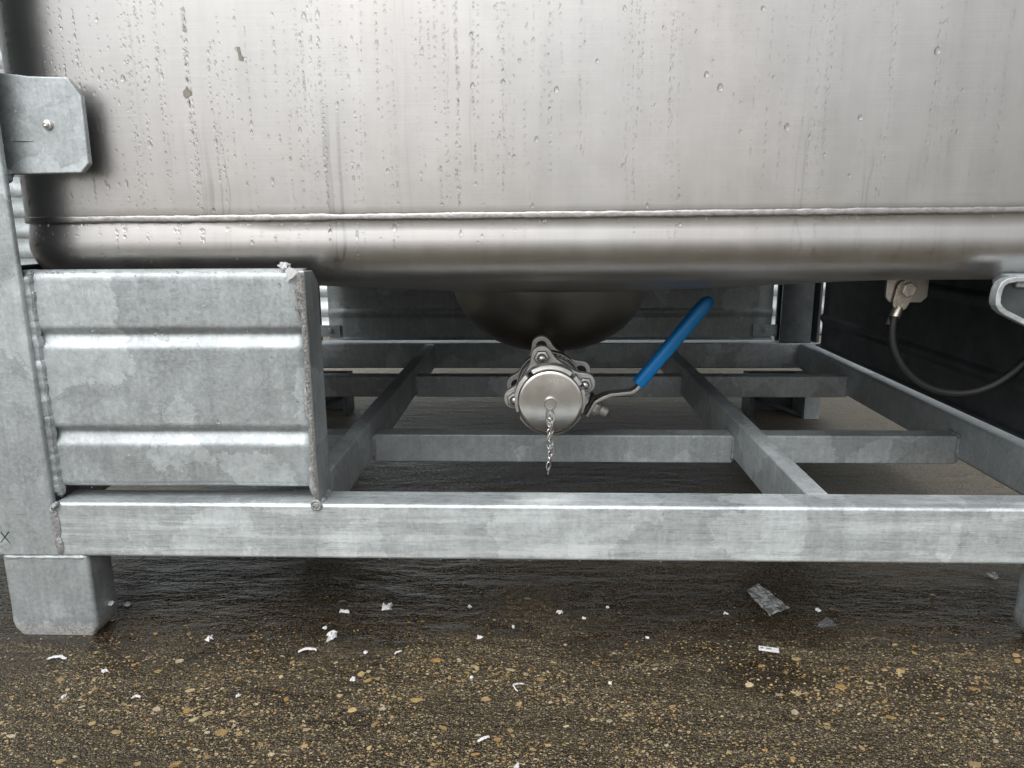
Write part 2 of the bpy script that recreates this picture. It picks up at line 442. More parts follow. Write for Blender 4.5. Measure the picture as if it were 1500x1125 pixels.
# ------------------------------------------------------------------ corrugated wall behind
YW = 2.70; SP = .0723
wl = empty('corrugated_wall', (0, YW, 0), 'pale galvanised corrugated wall seen through the gaps behind the tank frame', 'wall')
b = MB()
zs = []
k = 0
prof = [(0,0),(.06,.010),(.16,.017),(.36,.019),(.52,.014),(.66,.004),(.80,.0015),(.90,.002)]
while k*SP < 1.25:
    for a, d in prof: zs.append((k*SP + a*SP, d))
    k += 1
pts = [(z, YW-d) for z, d in zs]
for j in range(len(pts)-1):
    (z0, ya), (z1, yb) = pts[j], pts[j+1]
    b.add([(-4,ya,z0),(4,ya,z0),(4,yb,z1),(-4,yb,z1)], [(0,1,2,3)])
for x in (-4, 4): pass
b.build('corrugated_sheet', M['galv_wall'], wl, smooth=True, weld=True, solid=.002)
b = MB(); b.box(-4, 4, YW-.03, YW+.03, k*SP, k*SP+.05); b.build('top_rail', M['galv'], wl, bevel=.004)

# ------------------------------------------------------------------ frame
XC = .0198
ZB, ZT = .0883, .1455
fr = empty('tank_frame', (XC, .672, 0), 'grey galvanised steel frame of posts, rails and ribbed panels carrying the stainless tank', 'frame')
def beam(name, x0, x1, y0, y1, z0, z1, mat='galv', bev=.005, label=None):
    b = MB(); b.box(x0, x1, y0, y1, z0, z1); return b.build(name, M[mat], fr, bevel=bev, seg=4, label=label)
beam('front_rail', -.4755, .5150, .672, .7105, ZB, ZT, 'galv_rail', .0035, 'pale scratched front rail running across the whole picture')
beam('rear_rail', -.577, .617, 1.633, 1.692, ZB, ZT, 'galv_bar', .004)
beam('side_rail', .573, .6150, .7605, 1.6325, ZB+.001, ZT-.0005, 'galv_bar', .006)
beam('side_rail', -.5760, -.533, .7605, 1.6325, ZB+.001, ZT-.0005, 'galv_bar', .006)
beam('long_rail', .2695, .2915, .7108, 1.6327, ZB+.002, ZT-.001, 'galv_bar', .0025)
beam('long_rail', -.2505, -.2285, .7108, 1.6327, ZB+.003, ZT-.001, 'galv_bar', .0025)
for (y, z0, z1) in ((.991, .0826, .1222), (1.360, .0877, .1276)):
    for (xa, xb) in ((-.5328, -.2507), (-.2283, .2693), (.2917, .5728)):
        beam('cross_bar', xa, xb, y, y+.03, z0, z1, 'galv_bar', .002)
# posts
def post(xo, xi, y0, y1, z0=ZB, z1=1.34, mat='galv_post', label=None, front=True):
    """folded angle: a flange along x from xo to xi and a flange along y at xo"""
    t = .007; sx = 1 if xi > xo else -1; b = MB()
    if front: pts = [(xo,y0),(xi,y0),(xi,y0+t),(xo+sx*t,y0+t),(xo+sx*t,y1),(xo,y1)]
    else: pts = [(xo,y1),(xi,y1),(xi,y1-t),(xo+sx*t,y1-t),(xo+sx*t,y0),(xo,y0)]
    b.prism([(x, y, z0) for x, y in pts], (0, 0, z1-z0)); return b.build('post', M[mat], fr, bevel=.0025, seg=3, label=label)
post(-.577, -.476, .6722, .760, label='wide front post at the left edge')
post(.617, .5156, .6722, .760)
post(.6176, .5318, 1.6332, 1.675, ZT+.0003, mat='galv_shade', front=False); post(-.578, -.492, 1.6332, 1.675, ZT+.0003, mat='galv_shade', front=False)
b = MB(); b.box(.5318, .5990, 1.6333, 1.6400, ZT+.0003, .60); b.build('post_web', M['galv_shade'], fr, bevel=.001)
beam('top_rail', -.4755, .5150, .674, .712, 1.28, 1.335); beam('top_rail', -.491, .531, 1.64, 1.69, 1.28, 1.335)
# feet: tube with a blunted lower end
def foot(x0, x1, y0, y1, label=None):
    b = MB(); rings = []
    for z, e in ((ZB-.0004, 0), (.030, 0), (.020, .0004), (.015, .0006), (.008, -.0010), (.003, -.0042), (0, -.0060)):
        c = .0045
        X0, X1, Y0, Y1 = x0-e, x1+e, y0-e*.25, y1+e
        ring = []
        for cx, cy, a0 in ((X1-c, Y0+c, -90), (X1-c, Y1-c, 0), (X0+c, Y1-c, 90), (X0+c, Y0+c, 180)):
            for q in range(6):
                a = R(a0+q*18); ring.append((cx+c*math.cos(a), cy+c*math.sin(a), z))
        rings.append(ring)
    n = len(rings[0]); vs = [p for r in rings for p in r]; fs = []
    for j in range(len(rings)-1):
        for i in range(n): fs.append((j*n+i, j*n+(i+1)%n, (j+1)*n+(i+1)%n, (j+1)*n+i))
    fs.append(tuple(range(n))); fs.append(tuple((len(rings)-1)*n+i for i in range(n)))
    b.add(vs, fs)
    return b.build('foot', M['galv_foot'], fr, smooth=True, label=label)
foot(-.5378, -.4490, .6735, .714, 'front foot at the lower left with a pale crusted toe')
foot(.4895, .5760, .6735, .714)
# rear feet: folded angle, open towards the front
def rear_foot(s):
    b = MB()
    x = [.459, .5592, .592]
    if s < 0: x = [-.4195, -.5197, -.5525]
    lo, hi = sorted((x[0], x[1])); b.box(lo, hi, 1.60, 1.612, 0, ZB-.0006)
    lo2, hi2 = sorted((x[1], x[2])); b2 = MB(); b2.box(lo2+.0002, hi2, 1.53, 1.612, 0, ZB-.0006)
    lo3, hi3 = sorted((x[0], x[0]-s*.008)); b.box(lo3, hi3, 1.545, 1.612, 0, ZB-.0006)
    f = b.build('foot', M['galv_shade'], fr, bevel=.0015); b2.build('foot_flange', M['galv_bar'], f, bevel=.0015)
    p = MB()
    xa, xb = (.463, .559) if s > 0 else (-.4235, -.5197)
    p.add([(xa,1.598,.030),(xb,1.545,.001),(xb,1.545,.009),(xa,1.598,.040),(xa,1.601,.030),(xb,1.552,.001),(xb,1.552,.009),(xa,1.601,.040)],
          [(0,1,2,3),(7,6,5,4),(0,4,5,1),(3,2,6,7),(0,3,7,4),(1,5,6,2)])
    p.build('gusset', M['galv_shade'], f)
rear_foot(1); rear_foot(-1)

# ribbed panels: profile in (depth, z)
def rib_profile(z0, z1, ribs=(.2125, .3085), depth=.0058):
    P = [(z0, .012), (z0, .004), (z0+.0015, .0012), (z0+.004, 0), (z0+.006, 0)]
    for zc in ribs:
        for dz, d in ((-.019, 0), (-.0165, 0), (-.0145, .0004), (-.012, .002), (-.004, .0085), (-.0005, .0102), (.002, .0105), (.0045, .0095), (.0085, .0035), (.0105, .0008), (.0125, 0), (.015, 0)):
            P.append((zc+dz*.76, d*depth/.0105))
    P += [(z1-.009, 0), (z1-.006, 0), (z1-.003, .0010), (z1-.001, .003), (z1, .006), (z1, .016)]
    return P
def panel(name, a, bpt, inward, z0=.1590, z1=.3692, mat='galv', label=None):
    """sheet from a to bpt (x,y), ribs pressed towards `inward` (x,y)"""
    b = MB(); pr = rib_profile(z0, z1); N = 24
    ax, ay = a; bx, by = bpt; ix, iy = inward
    for i in range(N+1):
        u = i/N
        wob = .0012*mnoise.noise((u*3.1, ax*5, ay*5))
        for z, d in pr:
            b.v.append((ax+(bx-ax)*u+ix*(d+wob), ay+(by-ay)*u+iy*(d+wob), z))
    k = len(pr)
    for i in range(N):
        for j in range(k-1): b.f.append((i*k+j, (i+1)*k+j, (i+1)*k+j+1, i*k+j+1))
    return b.build(name, M[mat], fr, smooth=True, solid=.0028, label=label)
panel('front_panel', (-.4830, .685), (-.2175, .685), (0, 1), label='front panel with two pressed grooves left of the valve')
panel('rear_panel', (-.468, 1.6480), (.5157, 1.6480), (0, -1), .1535, mat='galv_bar')
panel('side_panel', (.5895, .765), (.5895, 1.546), (-1, 0), .1560, mat='galv_shade')
panel('side_panel', (-.5500, .765), (-.5500, 1.546), (1, 0), .1560, mat='galv_shade')
# end plate closing the front panel
b = MB(); b.prism([(-.2172,.6725,.1458),(-.2172,.715,.1458),(-.2172,.715,.3560),(-.2172,.699,.3685),(-.2172,.6725,.3700)], (.0058,0,0))
ep = b.build('end_plate', M['galv'], fr, bevel=.0012)
b = MB(); N = 70
def crust(u, v):
    z = .150+.218*u; return Vector((-.2166+.0046*v+.0007*mnoise.noise((z*300, v*3, 1)), .6716-.0014*math.sin(math.pi*v)*(.6+.8*abs(mnoise.noise((z*180, v*2, 5)))), z))
b.grid(crust, N, 6); b.build('edge_crust', M['cut'], ep, smooth=True)
# weld beads
def bead(pts, r, name='weld_bead', parent=fr, mat='weld', jit=.35, seg=8, n=None, pin=True):
    out = []; rs = []
    L = [Vector(p) for p in pts]; tot = sum((L[i+1]-L[i]).length for i in range(len(L)-1))
    n = n or max(6, int(tot/.0022))
    for i in range(n+1):
        d = tot*i/n; q = 0
        while q < len(L)-2 and d > (L[q+1]-L[q]).length: d -= (L[q+1]-L[q]).length; q += 1
        p = L[q].lerp(L[q+1], min(1, d/max(1e-9, (L[q+1]-L[q]).length)))
        out.append(p + Vector((mnoise.noise(p*170), 0, mnoise.noise(p*170+Vector((9,9,9)))))*r*.35)
        taper = min(1, (i+.4)/2.5, (n-i+.4)/2.5)
        rs.append(r*taper*(1+jit*mnoise.noise(p*120)+.10*mnoise.noise(p*420)))
    b = MB(); b.tube(out, rs, seg); return b.build(name, M[mat], parent, smooth=True)
xw = -.4748
xw = -.4752
for za, zb, r in ((.371, .320, .0049), (.290, .234, .0049), (.204, .192, .0049), (.178, .146, .0049)):
    bead([(xw, .6850, za), (xw+.0004, .6846, (za+zb)/2), (xw, .6850, zb)], r, jit=.16)
bead([(xw-.0015, .6838, .3675), (xw-.0015, .6838, .150)], .0062, jit=.12, mat='galv')
bead([(xw-.0005, .6748, .1440), (xw, .6748, .089)], .0052, jit=.25)
bead([(-.2185, .6835, .366), (-.2190, .6830, .326)], .0046, mat='cut')
bead([(-.2185, .6835, .262), (-.2190, .6830, .226)], .0040)
bead([(-.2185, .6835, .182), (-.2190, .6830, .150)], .0040)
bead([(-.536, .6745, .0868), (-.45, .6745, .0870)], .0022, mat='galv_dull')
bead([(-.2105, .676, .1456), (-.2105, .709, .1456)], .0032)
bead([(-.4748, .6705, .1455), (-.4705, .6705, .1415)], .0060)
b = MB(); Mx = Matrix.Translation((-.2140, .6712, .1450)) @ Matrix.Rotation(R(90), 4, 'X')
b.lathe([(.0056,-.0005),(.0058,.0006),(.0047,.0018),(.0031,.0015),(.0023,.0024),(.0001,.0027)], Mx, 20); b.build('weld_spot', M['weld'], fr, smooth=True)
for xx, s in ((.2695, -1), (.2915, 1), (-.2505, -1), (-.2285, 1)):
    bead([(xx, .7120, .1435), (xx, .7120, .094)], .0035)
for xx in (-.2285, .2695, .2915, .573):
    bead([(xx, .9905, .121), (xx, .9905, .085)], .0028)
    bead([(xx, 1.3595, .126), (xx, 1.3595, .09)], .0028)
bead([(.5722, .985, .1235), (.5722, 1.018, .1235)], .0035)
# bracket plate lapping the tank
b = MB(); y0, y1 = .6930, .7000
b.prism([on_y(*p, y0) for p in ((-70,262),(12,256),(119,253.5),(130,240),(118,140),(98,112.5),(40,111),(18,108),(-70,101))], (0, y1-y0, 0))
br = b.build('bracket_plate', M['galv_plate'], fr, bevel=.0016, label='chamfered plate at the upper left lapping over the tank wall')
b = MB(); c = on_y(70.5, 183, y0)
Mx = Matrix.Translation(c) @ Matrix.Rotation(R(90), 4, 'X')
b.lathe([(.0044,-.0004),(.0046,.0012),(.0040,.0024),(.0026,.0028),(.0024,.0040),(.0012,.0044),(.0001,.0036)], Mx, 24)
b.build('rivet', M['bolt'], br, smooth=True)
b = MB(); b.tube([on_y(18,206.5,y0-.0001), on_y(33,206,y0-.0005), on_y(48,206.5,y0-.0001)], [.0006,.0011,.0005], 8, flat=.6); b.build('stamp_mark', M['galv_plate'], br, smooth=True)
bead([on_y(14,266,.690), on_y(7,257,.690), on_y(2,246,.690)], .0080)
# marker cross on the post
b = MB()
for pa, pb in (((1,779),(15,796)), ((13,779),(1,795))):
    A, B = on_y(*pa, .6722), on_y(*pb, .6722); d = (B-A).normalized(); nrm = Vector((-d.z,0,d.x))*.0006
    b.prism([A-nrm, B-nrm*.6, B+nrm*.6, A+nrm], (0,-.00025,0))
b.build('marker_cross', M['marker'], fr)
# tabs holding the rear panel
for xa, xb in ((-.487, -.4425), (.4749, .5280)):
    b = MB(); b.box(xa, xb, 1.6425, 1.6460, .1590, .1850); tb = b.build('panel_tab', M['galv_dull'], fr, bevel=.0008)
    b = MB(); Mx = Matrix.Translation(((xa+xb)/2, 1.6425, .1735)) @ Matrix.Rotation(R(90), 4, 'X')
    b.lathe([(.0055,0),(.0055,.004),(.004,.005)], Mx, 6); b.build('bolt', M['galv_dull'], tb)
# bent strap at the right-hand post
def strip(path, th, y0, y1, name, mat, parent, bevel=.001):
    """bar bent in the xz plane"""
    P = [Vector((p[0], 0, p[1])) for p in path]; L = []; Rr = []
    for i, p in enumerate(P):
        t = (P[min(i+1,len(P)-1)]-P[max(i-1,0)]).normalized(); n = Vector((-t.z, 0, t.x))*th/2
        L.append(p+n); Rr.append(p-n)
    b = MB(); k = len(P)
    vs = [(q.x, y, q.z) for y in (y0, y1) for q in L+Rr]
    fs = []
    for i in range(k-1):
        a = i; c = 2*k
        fs += [(i,i+1,k+i+1,k+i), (c+i,c+k+i,c+k+i+1,c+i+1), (i,c+i,c+i+1,i+1), (k+i,k+i+1,c+k+i+1,c+k+i)]
    fs += [(0,k,3*k,2*k), (k-1,3*k-1,4*k-1,2*k-1)]
    b.add(vs, fs); return b.build(name, M[mat], parent, bevel=bevel)
path = []
for px, py in ((1660,540),(1580,505),(1500,471.5),(1484,463.5),(1473,458),(1466,452),(1462.5,445),(1463,436),(1466,424),(1470,416.5),(1477,412),(1490,409.5),(1510,408.5),(1600,406),(1690,404)):
    q = on_y(px, py, .700); path.append((q.x, q.z))
sb = strip(path, .0050, .700, .711, 'strap_bracket', 'galv_plate', fr)
b = MB(); b.prism([(x, .711, z) for x, z in path], (0, .004, 0)); b.build('strap_web', M['galv_shade'], sb)
q0 = on_y(1487, 403, .71); q1 = on_y(1500, 421, .71)
b = MB(); b.box(q0.x, .5150, .706, .745, q1.z, q0.z); b.build('strap_block', M['galv_dull'], fr, bevel=.002)

# ------------------------------------------------------------------ tank
TX0, TX1, TY0, TY1, TRAD = -.539, .579, .715, 1.630, .100
TYC = (TY0+TY1)/2
tk = empty('stainless_tank', (XC, TYC, 0), 'large brushed stainless steel tank with rounded corners, wet with rain runs', 'tank')
def ring(d, z, nc=14, ns=10):
    r = TRAD-d; out = []
    x0, x1, y0, y1 = TX0+d, TX1-d, TY0+d, TY1-d
    cs = ((x1-r, y0+r, -90), (x1-r, y1-r, 0), (x0+r, y1-r, 90), (x0+r, y0+r, 180))
    for i, (cx, cy, a0) in enumerate(cs):
        for q in range(nc+1):
            a = R(a0+90*q/nc); out.append(Vector((cx+r*math.cos(a), cy+r*math.sin(a), z)))
        nx, ny, na = cs[(i+1) % 4]
        A = out[-1]; B = Vector((nx+r*math.cos(R(na)), ny+r*math.sin(R(na)), z))
        for q in range(1, ns): out.append(A.lerp(B, q/ns))
    return out
def seam_z(x): return .4172 + .0034*min(1, max(0, (x+.36)/.86))
Z0, KR, BULGE = .353, .042, .042
def bottom_z(x, y):
    a = max(0, 1-((x-XC)/.509)**2); c = max(0, 1-((y-TYC)/.4075)**2); return Z0 - BULGE*a*c
b = MB(); rings = []
for z in (1.26, 1.1, .9, .75, .62, .52, .45): rings.append(ring(0, z))
rings.append(ring(0, .428))
for dz, d in ((.004, .0), (.0, .0006), (-.004, .0030)): rings.append([Vector((p.x, p.y, seam_z(p.x)+dz)) for p in ring(d, 0)])
rings.append(ring(.0015, .404)); rings.append(ring(.0004, .3965))
for i in range(0, 13):
    th = R(90*i/12); rings.append(ring(KR*(1-math.cos(th)), Z0+KR*.93*(1-math.sin(th))))
base = rings[-1]
for j in range(1, 15):
    s = 1-j/15
    rings.append([Vector((XC+(p.x-XC)*s, TYC+(p.y-TYC)*s, bottom_z(XC+(p.x-XC)*s, TYC+(p.y-TYC)*s))) for p in base])
n = len(base)
for r_ in rings: b.v += [tuple(p) for p in r_]
for j in range(len(rings)-1):
    for i in range(n): b.f.append((j*n+i, j*n+(i+1)%n, (j+1)*n+(i+1)%n, (j+1)*n+i))
b.f.append(tuple(range(n))); b.f.append(tuple((len(rings)-1)*n+i for i in range(n)))
shell = b.build('shell', M['tank'], tk, smooth=True)
# welded seam: a lapped bead with ragged lower lip
b = MB(); base_r = ring(0, 0, 60, 240); nb = len(base_r)
prof = [(-.0007, .0044), (.0006, .0036), (.0011, .0022), (.0013, .0), (.0014, -.0020), (.0012, -.0032), (.0003, -.0042), (-.0020, -.0047)]
for i, p in enumerate(base_r):
    A = base_r[i-1]; B = base_r[(i+1) % nb]; t = (B-A).normalized(); nrm = Vector((t.y, -t.x, 0))
    w1 = mnoise.noise(p*55); w2 = mnoise.noise(p*230); w3 = mnoise.noise(p*14)
    for d, z in prof:
        lip = 1+.20*w1+.20*w2
        q = p + nrm*(d*.62*(1+.25*w2)); b.v.append((q.x, q.y, seam_z(p.x)-.0006+.0005*w3+z*lip*.76))
k = len(prof)
for i in range(nb):
    i2 = (i+1) % nb
    for j in range(k-1): b.f.append((i*k+j, i2*k+j, i2*k+j+1, i*k+j+1))
b.build('welded_seam', M['seam'], tk, smooth=True, label='horizontal weld bead running round the tank above its curved bottom edge')
# sump bowl and outlet neck
b = MB(); Mx = Matrix.Translation((XC, TYC, 0))
b.lathe([(.158,.327),(.1535,.312),(.150,.303),(.1435,.287),(.132,.267),(.1145,.2475),(.092,.2315),(.065,.2200),(.035,.2145),(.012,.2132)], Mx, 72)
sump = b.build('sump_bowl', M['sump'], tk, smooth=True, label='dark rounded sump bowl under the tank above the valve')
VX, VY, VZ = .0150, .840, .2057
b = MB(); b.lathe([(.027,.120),(.027,.0),(.024,-.018),(.0,-.024)], Matrix.Translation((VX, 1.125, .145)), 32, caps=False)
pts = [(VX, 1.01, VZ), (VX, 1.08, VZ), (VX, 1.11, VZ+.004), (VX, 1.125, VZ+.02), (VX, 1.13, VZ+.05)]
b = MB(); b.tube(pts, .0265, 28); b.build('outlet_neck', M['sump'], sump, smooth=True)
# earthing tab
b = MB(); yt = .800
p0 = on_y(1301, 400, yt); p1 = on_y(1358, 443, yt); ch = .006
b.prism([(p0.x,yt,.3570),(p0.x,yt,p1.z+ch),(p0.x+ch*.8,yt,p1.z),(p1.x-ch,yt,p1.z),(p1.x,yt,p1.z+ch),(p1.x,yt,.3570)], (0,.004,0))
b.build('earthing_tab', M['tab'], tk, bevel=.0008)
# residue of torn tape on the wall
def patch(name, pix, mat, parent, y, th=.0004):
    b = MB(); b.prism([on_y(px, py, y) for px, py in pix], (0,-th,0)); return b.build(name, M[mat], parent)
patch('tape_residue', [(346,68),(351,69),(353,79),(357,84),(356,90),(350,88),(349,80)], 'residue', tk, TY0-.0001)
patch('tape_residue', [(268,134),(271,131),(274,126),(276,130),(279,132),(281,139),(272,144),(269,141)], 'residue', tk, TY0-.0001)

# ------------------------------------------------------------------ rain drops on the tank and the frame
rnd = random.Random(11)
ico = bmesh.new(); bmesh.ops.create_icosphere(ico, subdivisions=2, radius=1)
ICOV = [v.co.copy() for v in ico.verts]; ICOF = [tuple(v.index for v in f.verts) for f in ico.faces]; ico.free()
ico = bmesh.new(); bmesh.ops.create_icosphere(ico, subdivisions=1, radius=1)
ICOV1 = [v.co.copy() for v in ico.verts]; ICOF1 = [tuple(v.index for v in f.verts) for f in ico.faces]; ico.free()
def drop(b, x, z, r, el=1.3, depth=.55, y=TY0, big=False, nrm=None):
    V, F = (ICOV, ICOF) if big else (ICOV1, ICOF1)
    vs = []
    for v in V:
        q = v.copy()
        wd = 1-.30*q.z if el > 1.05 else 1     # heavier at the foot
        X, Y, Z = q.x*r*wd, q.y*r*depth, q.z*r*el
        vs.append((x+X, y+Y+r*depth*.12, z+Z))
    b.add(vs, F)
def wall_y(x, z):
    y = TY0
    if x < TX0+TRAD: d = (TX0+TRAD-x); y = TY0+TRAD-math.sqrt(max(0, TRAD**2-d*d))
    if z < Z0+KR*.93:
        s = min(1, (Z0+KR*.93-z)/(KR*.93)); y += KR*(1-math.sqrt(max(0, 1-s*s)))
    return y
b = MB()
for i in range(260):
    x = rnd.uniform(-.515, .575)
    dense = x < .02
    if rnd.random() < .35 and not dense: continue
    zt_ = rnd.uniform(.54, .70); zb_ = rnd.choice((rnd.uniform(.372, .43), rnd.uniform(.43, .56)))
    z = zt_; ph = rnd.uniform(0, 9)
    r0 = rnd.uniform(.0006, .0013) if dense else rnd.uniform(.0005, .0011)
    gap = rnd.uniform(.0035, .010)
    while z > zb_:
        xx = x + .003*mnoise.noise((ph, z*14, 0))
        if abs(z-seam_z(xx)) > .007:
            r = r0*rnd.uniform(.55, 1.35)
            if rnd.random() < .06: r *= 1.6
            drop(b, xx, z, r, rnd.uniform(1.1, 2.4), .5, wall_y(xx, z))
        z -= gap*rnd.uniform(.35, 2.0)
        if rnd.random() < .03: z -= rnd.uniform(.01, .05)
for i in range(650):
    x = rnd.uniform(-.52, .575); z = rnd.uniform(.367, .68)
    drop(b, x, z, rnd.uniform(.0003, .0008), rnd.uniform(1, 1.7), .5, wall_y(x, z))
big = [(180,115,7),(692,126,6),(737,120,6),(815,131,7),(1035,109,7),(1055,128,8),(1153,186,8),(1373,74,8),(786,204,6),(753,229,5),(761,88,5),(706,73,4),(725,10,4),(915,12,5),(1118,12,6),
       (445,22,6),(439,190,5),(912,243,5),(780,301,5),(690,50,5),(699,54,4),(1133,113,4),(1260,172,6),(1244,257,4),(948,301,5),(1078,314,5),(996,328,4),(369,355,6),(346,378,5),(116,327,5),(558,350,4),(700,355,4),
       (313,308,5),(368,310,4),(960,153,4),(1085,150,4),(1020,46,4),(972,40,4),(1410,132,4),(1402,192,4),(466,253,4),(568,250,5),(660,312,4),(535,320,4),(857,62,4),(875,89,5),(1186,200,4),(1085,193,4)]
for px, py, s in big:
    q = on_y(px, py, TY0); r = s*.00034
    drop(b, q.x, q.z, r, rnd.uniform(1.2, 1.6), .6, wall_y(q.x, q.z), True)
for i in range(70):                     # hanging along the seam lip and the knuckle
    x = rnd.uniform(-.48, .575); z = seam_z(x)-.0056
    drop(b, x, z, rnd.uniform(.0006, .0013), 1.3, .8, TY0-.0012)
tag(b.build('rain_drops', M['water'], smooth=True), 'rows of clear rain drops clinging to the stainless tank wall', 'rain drops', None, 'stuff')
b = MB()
for i in range(1100):
    x = rnd.uniform(-.470, -.222); z = .367-.21*rnd.random()**1.7
    if any(abs(z-zc+.002) < .015 for zc in (.211, .310)) and rnd.random() < .8: continue
    s = rnd.random(); r = .00035+.0006*s*s*s
    drop(b, x, z, r, 1.1, .6, .685-.0014)
for px, py, s in ((117,421,5),(163,430,5),(216,454,4),(365,418,5),(409,418,5),(86,534,4),(82,575,4),(306,581,3),(320,618,4),(436,590,5),(289,505,3),(134,482,6),(228,490,5),(238,492,5),(362,487,4),(434,452,5)):
    q = on_y(px, py, .6836); drop(b, q.x, q.z, s*.00036, 1.35, .6, .6838, True)
for i in range(60):
    x = rnd.uniform(-.465, -.23); drop(b, x, .3686, rnd.uniform(.0006,.0016), .7, .9, .6848)
for i in range(160):
    x = rnd.uniform(-.46, .51); z = ZT-.004-.05*rnd.random()**2.2
    drop(b, x, z, rnd.uniform(.0004, .0012), 1.2, .5, .672)
for i in range(30):
    x = rnd.uniform(-.44, .51); drop(b, x, ZB-.0004, rnd.uniform(.0008, .0019), .9, .9, .675)
for i in range(60):
    x = rnd.uniform(-.572, -.395); z = rnd.uniform(.46, .53); drop(b, x, z, rnd.uniform(.0003,.0008), 1.1, .5, .664)
tag(b.build('frame_drops', M['water'], smooth=True), 'fine beads of rain on the galvanised front panel and rail', 'rain drops', None, 'stuff')

# ------------------------------------------------------------------ ball valve
vl = empty('ball_valve', (VX, VY, VZ), 'stainless three-piece ball valve with round cap and blue lever under the tank', 'valve')
def vm(y): return Matrix.Translation((VX, VY+y, VZ)) @ Matrix.Rotation(R(-90), 4, 'X')   # local z -> +y
A0 = R(90+12.5)
def flange(y0, y1, name, BC=.0442, ear=.0138, core=.0372):
    out = []
    N = 160
    for i in range(N):
        a = 2*math.pi*i/N
        d = min(abs((a-A0-k*math.pi/2+math.pi) % (2*math.pi)-math.pi) for k in range(4))
        # distance along the ray to the ear circle
        disc = ear*ear-(BC*math.sin(d))**2
        r1 = BC*math.cos(d)+math.sqrt(disc) if disc > 0 and d < .5 else 0
        flare = core+.0118*math.exp(-(d/.42)**2)
        out.append(max(core, r1, min(flare, BC+ear*.6)))
    out = [(out[i-2]+out[i-1]+2*out[i]+out[(i+1)%N]+out[(i+2)%N])/6 for i in range(N)]
    P = [(VX+out[i]*math.cos(2*math.pi*i/N), VY+y0, VZ+out[i]*math.sin(2*math.pi*i/N)) for i in range(N)]
    b = MB(); b.prism(P, (0, y1-y0, 0)); return b.build(name, M['valve'], vl, bevel=.0016, seg=2)
flange(.060, .072, 'end_flange'); flange(.140, .152, 'end_flange')
b = MB(); b.lathe([(.0345,.072),(.0385,.0725),(.0385,.082),(.0365,.083),(.0365,.086),(.0405,.087),(.0405,.128),(.0365,.129),(.0365,.131),(.0385,.132),(.0385,.140)], vm(0), 64)
body = b.build('valve_body', M['valve_dark'], vl, smooth=True)
b = MB(); b.lathe([(.0415,.104),(.0415,.106)], vm(0), 64); b.lathe([(.0393,.0765),(.0393,.079)], vm(0), 64); b.build('body_ring', M['valve'], body, smooth=True)
# cast mark on the body
b = MB()
for a in (58, 66, 74):
    ca = R(a); c = Vector((VX+.0408*math.cos(ca), VY+.094, VZ+.0408*math.sin(ca)))
    b.lathe([(.0022,-.0004),(.0022,.0006),(.0012,.0009),(.0012,.0002)], Matrix.Translation(c) @ Matrix.Rotation(math.pi/2-ca, 4, 'Y'), 12)
b.build('cast_mark', M['valve'], body)
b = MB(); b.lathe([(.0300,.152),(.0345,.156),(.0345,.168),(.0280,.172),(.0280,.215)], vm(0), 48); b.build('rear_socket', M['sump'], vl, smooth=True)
b = MB(); b.lathe([(.0325,.030),(.0350,.036),(.0365,.052),(.0375,.060)], vm(0), 48); b.build('front_socket', M['valve'], vl, smooth=True)
for k in range(4):
    a = A0+k*math.pi/2; x = VX+.0442*math.cos(a); z = VZ+.0442*math.sin(a)
    def at(y): return Matrix.Translation((x, VY+y, z)) @ Matrix.Rotation(R(-90), 4, 'X') @ Matrix.Rotation(k*.4, 4, 'Z')
    b = MB(); b.lathe([(.0001,.0455),(.0035,.0462),(.0056,.0485),(.0062,.051),(.0062,.066)], at(0), 20)
    bo = b.build('flange_bolt', M['bolt'], vl, smooth=True)
    b = MB(); b.lathe([(.0112,.0600),(.0112,.0580)], at(0), 28); b.build('washer', M['valve'], bo, smooth=True)
    b = MB(); b.lathe([(.0095,.0580),(.0100,.0570),(.0100,.0525),(.0088,.0508),(.0066,.0505)], at(0), 6); b.build('nut', M['bolt'], bo, bevel=.0004, seg=2)
    b = MB(); b.lathe([(.0074,.1399),(.0074,.1394),(.0050,.1394)], at(0), 24); b.build('bolt_hole_shade', M['black'], bo)  # black disc in place of an open hole, its shade put into colour
# cap with lugged rim
b = MB(); b.lathe([(.0001,-.0002),(.0340,-.0002),(.0370,.0003),(.0380,.0014),(.0382,.004),(.0382,.024),(.0375,.026)], vm(0), 96)
cap = b.build('cap', M['cap'], vl, smooth=True, label='round polished end cap facing the viewer')
b = MB()
segs = [(28, 44), (52, 122), (134, 200), (212, 268), (276, 330), (338, 378)]
for a0, a1 in segs:
    N = 24; vs = []; fs = []
    for i in range(N+1):
        a = R(a0+(a1-a0)*i/N)
        for r, y in ((.0370,.0098),(.0378,.0100),(.0419,.0124),(.0424,.0270),(.0412,.0290),(.0375,.0295)):
            vs.append((VX+r*math.cos(a), VY+y, VZ+r*math.sin(a)))
    for i in range(N):
        for j in range(5): fs.append((i*6+j, i*6+j+1, (i+1)*6+j+1, (i+1)*6+j))
    fs.append(tuple(range(5,-1,-1))); fs.append(tuple(N*6+j for j in range(6)))
    b.add(vs, fs)
b.build('lug_ring', M['valve'], cap, smooth=True)
b = MB(); b.lathe([(.0362,.0165),(.0362,.058)], vm(0), 64); b.build('gasket', M['black'], cap, smooth=True)
b = MB(); b.lathe([(.0072,.0),(.0072,-.0065),(.0064,-.0075),(.0001,-.0077)], vm(0), 32); b.build('knob', M['cap'], cap, smooth=True)
b = MB()
for pa, pb in (((806,560),(811,556)), ((812,560),(815,553)), ((816,560),(818,552)), ((819,560),(823,559))):
    A, B = on_y(*pa, VY-.0003), on_y(*pb, VY-.0003); b.tube([A, B], .0005, 6)
